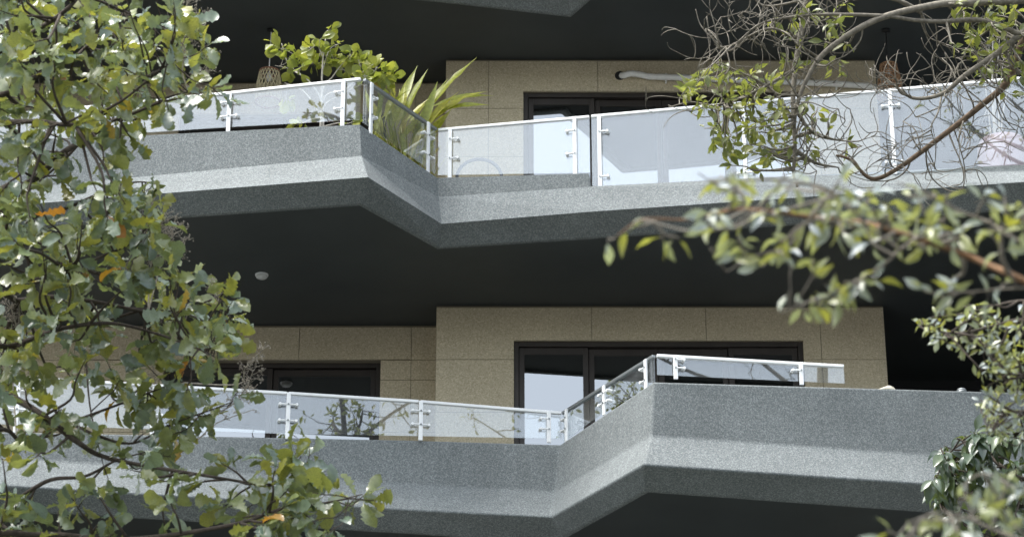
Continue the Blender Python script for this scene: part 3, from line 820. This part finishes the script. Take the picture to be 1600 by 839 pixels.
# ------------------------------------------------------------------ near tree on the right (out of focus)
b2 = at_t(2250, 500, 8.6)
nr = Tree("slender_tree", "out of focus pale-leaved tree reaching a red-brown branch across the dark soffit", "tree", (b2[0], b2[1]), 6.6, 0.11, M['redbark'], lean=(0.1, 0.1)); nr.twigbark = M['greybark']
for pts, r0, r1, t, j in [
 ([(1720,500),(1600,439),(1516,402),(1432,372),(1349,349),(1265,339),(1202,330),(1148,328),(1077,343),(1005,343),(965,368)], .014,.002, 7.4, True),
 ([(1432,372),(1400,395),(1385,410),(1340,440),(1290,462),(1255,475),(1222,488)], .006,.0025, 7.3, False),
 ([(1349,349),(1300,300),(1250,285),(1190,280),(1120,285),(1090,270)], .006,.002, 7.5, False),
 ([(1265,339),(1230,385),(1180,400),(1135,425)], .004,.002, 7.4, False),
 ([(1720,420),(1600,380),(1550,350),(1500,330),(1440,300),(1400,285)], .008,.002, 7.5, True),
 ([(1720,455),(1600,450),(1530,455),(1480,458)], .006,.002, 7.4, True),
 ([(1760,900),(1640,860),(1560,830),(1480,800),(1420,815)], .012,.002, 7.2, True),
 ([(1700,820),(1600,770),(1540,740),(1500,760)], .008,.002, 7.4, True)]:
    nr.limb([at_t(x, y, t + 0.08*math.sin(.03*x)) for x, y in pts], r0*.9, r1, join=j, drop=.6, bark=None if r0 > .013 else M['greybark'])
for poly, n, t0, t1 in [
 ([(1060,300),(1200,280),(1290,300),(1290,420),(1180,420),(1080,360)], 22, 7.1, 7.7),
 ([(1060,260),(1250,250),(1260,300),(1100,310)], 7, 7.3, 7.9),
 ([(1280,270),(1440,270),(1460,380),(1400,420),(1290,400)], 24, 7.1, 7.7),
 ([(1440,300),(1610,300),(1610,400),(1450,370)], 18, 7.1, 7.7),
 ([(1225,480),(1300,450),(1380,410),(1390,440),(1280,490)], 11, 7.2, 7.5),
 ([(1430,420),(1600,420),(1600,480),(1450,480)], 6, 7.3, 7.7),
 ([(1370,820),(1480,790),(1620,765),(1620,860),(1370,860)], 17, 6.9, 7.5),
 ([(1540,740),(1620,730),(1620,790),(1530,800)], 4, 7.2, 7.6)]:
    for c in sample_poly(poly, n, t0, t1): nr.cluster(c, int(rng.integers(3, 5)), 0.076, petiole=.008, shoot=.09, spread=.4)
for (x, y) in [(975,360),(1010,345),(1035,375),(1060,372),(1110,388),(950,375)]:
    nr.cluster(at_t(x, y, 7.4), 2, 0.075, petiole=.008, shoot=.05)
nr.finish('olive', 300)

# ------------------------------------------------------------------ small-leaved tree, right middle
b3 = at_t(1830, 560, 12.5)
sm = Tree("small_leaved_tree", "small-leaved grey-green tree hanging over the end of the bare parapet", "tree", (b3[0], b3[1]), 7.6, 0.12, M['bark'])
for pts in [[(1680,520),(1600,500),(1550,510),(1500,520),(1450,515),(1435,508)], [(1690,600),(1610,590),(1560,570),(1530,540)], [(1690,640),(1620,640),(1570,650),(1545,680)], [(1690,480),(1600,470),(1540,480),(1500,478)]]:
    sm.limb([at_t(x, y, 12.3 + .15*math.sin(.05*x)) for x, y in pts], .011, .003, drop=.5)
for poly, n in [([(1450,480),(1600,470),(1620,560),(1540,570),(1460,530)], 56), ([(1540,560),(1620,550),(1620,690),(1550,680),(1530,620)], 56), ([(1435,500),(1470,490),(1475,525),(1440,520)], 4)]:
    for c in sample_poly(poly, n, 12.0, 12.8): sm.cluster(c, int(rng.integers(4, 8)), 0.06, petiole=.006, shoot=.08)
sm.finish('olive', 300)

# ------------------------------------------------------------------ tall street tree beside the viewer (mirrored in the panes)
st_ = Tree("street_tree", "tall leafy street tree seen only mirrored in the lower glass panes", "tree", (3.4, 8.6), 19.5, 0.16, M['bark'], lean=(-.9, .3))
for k in range(22):
    a = k*2.4; h = rng.uniform(12.0, 18.8); R = rng.uniform(1.0, 2.8)*(1.1 - max(0, h-15)/7)
    i = int(np.argmin(abs(st_.trunk[:,2] - h))); o = st_.trunk[i]; e = o + np.array([math.cos(a)*R, math.sin(a)*R, rng.uniform(.3, 1.3)])
    st_.limb([o, (o+e)/2 + rnd_dir()*.25, e], .04, .006, join=False)
for k in range(430):
    p, r = st_.nodes[int(rng.integers(len(st_.nodes)))]; st_.cluster(p + rnd_dir()*rng.uniform(.1, .7), 5, .15)
st_.finish('small', 0)

# ------------------------------------------------------------------ dark evergreen, bottom right
b4 = at_t(1700, 800, 19.0)
ev = Tree("evergreen_tree", "dense dark evergreen with drooping glossy leaves below the small-leaved tree", "tree", (b4[0], b4[1]), 7.0, 0.13, M['bark'])
for pts in [[(1640,780),(1580,740),(1530,700),(1495,685)], [(1650,800),(1560,790),(1500,760),(1470,700)], [(1660,720),(1600,690),(1560,675)], [(1650,850),(1550,840),(1490,810),(1465,780)], [(1650,700),(1610,660),(1590,650)]]:
    ev.limb([at_t(x, y, 19.0 + .15*math.sin(.05*x)) for x, y in pts], .028, .006, drop=.5)
for poly, n in [([(1455,690),(1500,675),(1560,670),(1620,645),(1620,860),(1500,860),(1455,760)], 95), ([(1450,680),(1490,680),(1480,800),(1450,740)], 7)]:
    for c in sample_poly(poly, n, 18.6, 19.5): ev.cluster(c, int(rng.integers(6, 10)), 0.165, droop=.9, petiole=.012, shoot=.12, face=.35)
ev.finish('dark', 300)

# ------------------------------------------------------------------ things on the balconies
def root_at(p): return (float(p[0]), float(p[1]), float(p[2]))
# round-leaved shrub in a planter
sb = at_d(505, 200, 24.0); sb[2] = FL[1]
sh = Tree("round_leaved_shrub", "round-leaved yellow-green shrub with pale branches behind the upper glass corner", "shrub", (sb[0], sb[1]), 0.1, 0.02, M['palebark'])
for ch in list(sh.root.children): bpy.data.objects.remove(ch)
sh.root.location = root_at(sb)
pot = MB(); pot.lathe([(0.17,0),(0.19,0.02),(0.25,0.36),(0.265,0.37),(0.265,0.42),(0.235,0.42),(0.23,0.37),(0.0,0.37)], (sb[0], sb[1], sb[2]), 24); pot.build("pot", M['terracotta'], sh.root, True)
soil = np.array([sb[0], sb[1], sb[2] + .36])
D = 24.0
for pts, r0, r1 in [
  ([(505,205),(503,160),(503,120),(505,90),(508,65),(512,48)], .016,.005), ([(504,170),(485,130),(460,110),(448,95),(440,68)], .012,.004),
  ([(503,150),(520,120),(535,100),(548,85)], .010,.004), ([(504,110),(515,78),(532,68)], .006,.003), ([(504,160),(540,140),(570,110),(585,100)], .010,.004),
  ([(470,118),(452,108),(430,103)], .006,.003), ([(505,200),(488,160),(470,140),(445,130)], .011,.004), ([(503,175),(530,150),(560,135),(595,125)], .010,.003), ([(504,90),(497,72),(493,62)], .005,.003)]:
    P = [at_d(x, y, D + 0.06*math.sin(.1*x)) for x, y in pts]
    if r0 > .009: P = [soil + rnd_dir()*.03] + P
    sh.limb(P, r0, r1, join=False)
for (x, y, n) in [(515,48,3),(530,68,2),(432,68,2),(440,75,3),(455,90,6),(470,85,7),(485,78,8),(500,85,6),(470,105,7),(488,100,9),(510,95,8),(525,100,7),(545,90,9),(560,95,9),(575,102,8),(590,105,7),(600,112,6),(452,108,4),(540,112,7),(570,118,7),(594,125,6),(612,120,5),(585,130,5),(605,135,5),(500,62,3),(465,195,4),(555,190,3),(450,160,2)]:
    c = at_d(x, y, D + rng.uniform(-.25, .25)); sh.cluster(c, n + 4, 0.15, petiole=.02, shoot=.1, spread=.5, droop=-.1, face=.7)
sh.finish('round', 260)
# long-bladed plant
lb = at_d(640, 262, 24.6); lb[2] = FL[1]
lp = thing("long_bladed_plant", "tall yellow-green plant of long upright blades behind the diagonal glass", "plant", root_at(lb))
pot = MB(); pot.lathe([(0.2,0),(0.22,0.02),(0.3,0.33),(0.31,0.34),(0.31,0.38),(0.28,0.38),(0.27,0.34),(0.0,0.34)], root_at(lb), 24); pot.build("pot", M['terracotta'], lp, True)
stems = MB(); blades = []
base = lb + np.array([0, 0, .33])
spec = [((600,215),(578,140)),((610,215),(604,150)),((612,200),(648,112)),((622,205),(660,118)),((630,215),(640,150)),((640,225),(690,132)),((648,235),(700,140)),((640,240),(672,160)),((655,190),(732,100)),((668,170),(762,142)),((655,250),(690,180)),((660,260),(675,200)),((600,235),(588,180)),((590,190),(600,118)),((618,245),(610,180)),((630,250),(625,175)),((645,255),(650,190)),((580,190),(572,140)),((605,180),(630,130)),((635,200),(665,150)),((650,215),(640,160)),((665,225),(695,165)),((585,215),(596,160)),((622,230),(655,175)),((615,190),(612,128)),((628,190),(622,140)),((672,250),(682,215)),((660,240),(640,195))]
spec += [((a[0] + random.uniform(-12, 12), a[1] + random.uniform(0, 14)), (b[0] + random.uniform(-16, 12), b[1] + random.uniform(5, 45))) for a, b in spec[:20]]
for i, (a_, b_) in enumerate(spec):
    Dd = 23.75 + (a_[0] - 575)*0.0075 + rng.uniform(.0, .3)
    a = at_d(*a_, Dd); b = at_d(*b_, Dd + rng.uniform(-.1, .1)); b[2] = b[2]
    st = catmull([base + np.array([rng.uniform(-.12,.12), rng.uniform(-.12,.12), 0]), (base + a)/2 + np.array([0,0,.05]), a], 5)
    stems.tube(st, np.linspace(.012,.006,len(st)), 6)
    L = np.linalg.norm(b - a)*1.18; d = (b - a)/np.linalg.norm(b - a) + np.array([0,0,.12])
    nrm = np.array([rng.uniform(-.8,.8), -1.0, rng.uniform(.2,.9)])
    blades.append((a, basis(d, nrm), L))
stems.build("stems", M['blade'], lp, True, kind="stuff"); adopt(lp)
place_leaves(lp, blades, 'blade', name="blade")
# grassy thin strands at its foot
gs = MB()
for k in range(70):
    x = rng.uniform(585, 680); y0 = 200 + (x-565)*0.62; a = at_d(x, y0 + 12, 23.75 + (x-575)*.0075 + rng.uniform(.1,.3)); a[2] -= .05
    b = a + np.array([rng.normal()*.08, rng.normal()*.05, rng.uniform(.2,.5)]); m_ = (a+b)/2 + np.array([rng.normal()*.03,0,.04])
    st = catmull([base, a, m_, b], 3); gs.tube(st, np.linspace(.005,.0012,len(st)), 4)
gs_o = gs.build("strands", M['blade'], lp, kind="stuff"); adopt(lp)

# hanging lanterns
def lantern(name, label, px, ytop, ybot, D, rad_px, mat, rim, weave, group=None):
    t_, b_ = at_d(px, ytop, D), at_d(px, ybot, D); H = t_[2] - b_[2]; R = rad_px * to_px(t_)[2] / F
    zc = ZC[2] + EYE + .03
    root = thing(name, label, "lantern", (t_[0], D, zc), group)
    mb = MB(); mb.lathe([(.05,0),(.05,-.02),(.02,-.03)], (t_[0], D, zc), 16); mb.build("ceiling_rose", M['black'], root)
    mb = MB(); mb.tube([(t_[0], D, zc-.02), (t_[0]-.005, D, t_[2]+.05), (t_[0], D, t_[2]-.02)], .006, 6); mb.build("cord", M['black'] if mat != 'wicker' else M['pipe'], root)
    def prof(f): return R*(0.72 + .28*math.sin(f*math.pi*.62 + .15) if weave == 'open' else 0.62 + .38*min(1.0, f*1.6 + .1))
    mb = MB(); n = 20 if weave == 'open' else 16
    for s in (1, -1):
        for k in range(n):
            pts = []
            for i in range(9):
                f = i/8; a = 2*math.pi*k/n + s*f*1.0; r = prof(f)
                pts.append((t_[0] + r*math.cos(a), D + r*math.sin(a), t_[2] - f*H))
            mb.tube(pts, .0055 if weave == 'open' else .006, 4)
    if weave != 'open':
        for i in range(1, 11):
            f = i/11; r = prof(f); mb.tube([(t_[0]+r*math.cos(a), D+r*math.sin(a), t_[2]-f*H) for a in np.linspace(0, 2*math.pi, 25)], .006, 4)
    mb.build("basket_shade", M[mat], root)
    for f, rr in ((0.0, .012), (1.0, .012)):
        mb = MB(); r = prof(f); mb.tube([(t_[0]+r*math.cos(a), D+r*math.sin(a), t_[2]-f*H) for a in np.linspace(0, 2*math.pi, 29)], rr, 6); mb.build("rim", M[rim], root)
    mb = MB(); mb.tube([(t_[0]-prof(0), D, t_[2]), (t_[0], D, t_[2]+.02), (t_[0]+prof(0), D, t_[2])], .006, 5); mb.build("hanger_bar", M[rim], root)
    mb = MB(); mb.lathe([(.005,0),(.03,-.03),(.038,-.07),(.025,-.11),(.002,-.12)], (t_[0], D, t_[2]), 14); mb.build("bulb", M['lamp'], root, True)
    adopt(root)
lantern("hanging_lantern", "pale open-weave wicker lantern on a cord beside the round-leaved shrub", 421, 113, 160, 25.3, 20, 'wicker', 'rattanrim', 'open')
lantern("hanging_lantern", "brown tightly woven wicker lantern at the end of the white wall pipe", 1388, 103, 152, 25.3, 19, 'brownwicker', 'brownwicker', 'tight')

# arched chair
ca = at_d(749, 249, 24.75); fz = FL[1]
ch = thing("arched_chair", "grey arched-back chair behind the short glass pane", "chair", (float(ca[0]), 24.75, fz))
w = 35 * to_px(ca)[2] / F; hgt = ca[2] - fz
mb = MB(); pts = [(ca[0] - w, 24.75, fz + .33), (ca[0] - w, 24.75, ca[2] - w*.95)]
pts += [(ca[0] - w*math.cos(a), 24.75, ca[2] - w*.95 + w*.95*math.sin(a)) for a in np.linspace(.2, math.pi-.2, 12)]
pts += [(ca[0] + w, 24.75, ca[2] - w*.95), (ca[0] + w, 24.75, fz + .33)]
mb.tube(pts, .019, 8); mb.build("back_hoop", M['greytube'], ch, True)
mb = MB(); mb.lathe([(w+.01,0),(w+.03,.02),(w+.02,.05),(0,.05)], (ca[0], 24.75 + w, fz + .30), 24); mb.build("seat", M['white'], ch, True)
for sx_ in (-1, 1):
    mb = MB(); mb.tube([(ca[0] + sx_*w, 24.75, ca[2] - w*1.02), (ca[0] + sx_*w, 24.75, ca[2] - w*1.3)], .027, 8); mb.build("sleeve", M['black'], ch)
    for sy_ in (.05, 1.8*w):
        mb = MB(); mb.tube([(ca[0] + sx_*w*.75, 24.75 + sy_, fz + .31), (ca[0] + sx_*w*.95, 24.75 + sy_*1.05, fz)], [.018,.013], 8); mb.build("leg", M['black'], ch)
adopt(ch)

# wrapped pipe on the upper wall
pp = MB(); Dp = D0 - 0.085
P = [at_d(970,118,D0+.05), at_d(974,118.5,Dp), at_d(985,115.5,Dp), at_d(1000,117,Dp), at_d(1015,120,Dp), at_d(1060,121.5,Dp), at_d(1150,125,Dp), at_d(1250,129,Dp), at_d(1330,133,Dp), at_d(1372,138,Dp), at_d(1378,150,Dp)]
pi_ = thing("wall_pipe", "white wrapped pipe leaving a black disc drawn as a hole and running along the beige wall", "pipe", root_at(P[1]))
path = catmull(P, 6); rr = .036 + .0015*np.sin(np.arange(len(path))*1.9)
pp.tube(path, rr, 10); pp.build("pipe_wrap", M['pipe'], pi_, True)
hm = MB(); hp = at_d(968.5, 118.5, D0 - .034); hm.tube([hp, hp + np.array([0,.02,0])], .058, 18); hm.build("hole_shade_disc", M['black'], pi_)  # black disc stands in for the shade inside the hole
for x in (1043, 1130, 1305):
    i = int(np.argmin([abs(to_px(q)[0] - x) for q in path])); q = path[i]
    mb = MB(); mb.tube([q - np.array([.012,0,0]), q + np.array([.012,0,0])], .043, 12); mb.bar(q + np.array([0,0,-.05]), q + np.array([0,.055,-.05]), .02, .012)
    mb.build("pipe_clip", M['pipe'], pi_)
adopt(pi_)

# ceiling lamps
for x, y, lb_ in ((409, 429, "round white ceiling lamp on the soffit beyond the oak's tip"), (1367, 427, "round white ceiling lamp on the soffit behind the out of focus branch")):
    p = at_z(x, y, ZC[1] + .03)
    root = thing("ceiling_lamp", lb_, "lamp", root_at(p), "ceiling lamps under the upper balcony")
    mb = MB(); mb.lathe([(.072,0),(.072,-.012),(.066,-.014)], root_at(p), 28); mb.build("base_ring", M['white'], root, True)
    mb = MB(); mb.lathe([(.062,-.012),(.062,-.03),(.05,-.042),(.02,-.047),(0.001,-.048)], root_at(p), 28); mb.build("lamp_cover", M['lamp'], root, True)
    adopt(root)

# pink pot with a pale many-stemmed plant
pk = at_d(1566, 236, 24.35); pk[2] = FL[1]
pr = .27
pt = Tree("potted_tree", "pale thin-stemmed tree in a pink pot behind the tall glass", "plant", (pk[0], pk[1]), .1, .02, M['palebark'])
for c_ in list(pt.root.children): bpy.data.objects.remove(c_)
pt.root.location = root_at(pk)
ztop = at_d(1562, 222, 24.35)[2] - pk[2]
mb = MB(); mb.lathe([(.19,0),(.21,.01),(.25,ztop*.3),(.27,ztop*.7),(.262,ztop*.92),(.235,ztop),(.21,ztop),(.2,ztop-.06),(0,ztop-.06)], root_at(pk), 32); mb.build("pot", M['pink'], pt.root, True)
mb = MB(); mb.lathe([(.25,0),(.3,.0),(.33,.045),(.30,.05)], root_at(pk), 28); mb.build("saucer", M['terracotta'], pt.root, True)
for dx, tx, ty, r in [(-4,1545,70,.014),(0,1552,20,.020),(3,1562,60,.016),(6,1575,40,.012),(-6,1535,95,.01),(2,1556,110,.012),(8,1590,80,.010)]:
    a = at_d(1556 + dx, 222, 24.35); a[2] = pk[2] + ztop - .06
    b = at_d(tx, ty, 24.35 + rng.uniform(-.2,.2)); m1 = a*.6 + b*.4 + rnd_dir()*.03 + np.array([(0-dx)*.004,0,0])
    pt.limb([a, m1, b], r, .004, join=False)
for c in sample_poly([(1500,20),(1600,10),(1600,110),(1510,110)], 26, 28.6, 29.2):
    pt.cluster(c, 6, .075, petiole=.01, shoot=.1)
for k in range(40):
    p, r = pt.nodes[int(rng.integers(len(pt.nodes)))]; curly(pt, p, rnd_dir(), rng.uniform(.1,.3), .003, pt.twig)
pt.finish('small', 200)

# bundle of cloth and a small lamp on the bare parapet
def on_parapet(px, dy=.07):
    k = (px - 1021)/(1480 - 1021); p = np.array(l_d[3])*(1-k) + np.array(l_e[3])*k; p = p + np.array([0, dy, 0]); return p
c = on_parapet(1385)
mb = MB()
for k in range(3):
    pts = []
    for a in np.linspace(0, 2*math.pi*(1 if k else 1.4), 22):
        pts.append((c[0] + (.085-.022*k)*math.cos(a) + .012*k, c[1] + (.04-.008*k)*math.sin(a), c[2] + .01 + .012*k + .004*math.sin(3*a)))
    mb.tube(pts, .012, 7)
tag(mb.build("rope_coil", M['cloth'], None, True), "cream coil of rope lying on the bare grey parapet", "rope")
c = on_parapet(1505)
rt = thing("parapet_lamp", "small dark domed lamp on the parapet under the small-leaved tree", "lamp", root_at(c))
mb = MB(); mb.lathe([(.05,0),(.055,.008),(.05,.018)], root_at(c), 20); mb.build("base", M['steel'], rt)
mb = MB(); mb.lathe([(.048,.016),(.05,.03),(.04,.045),(.02,.053),(.001,.055)], root_at(c), 20); mb.build("dome", M['steel'], rt, True)
adopt(rt)
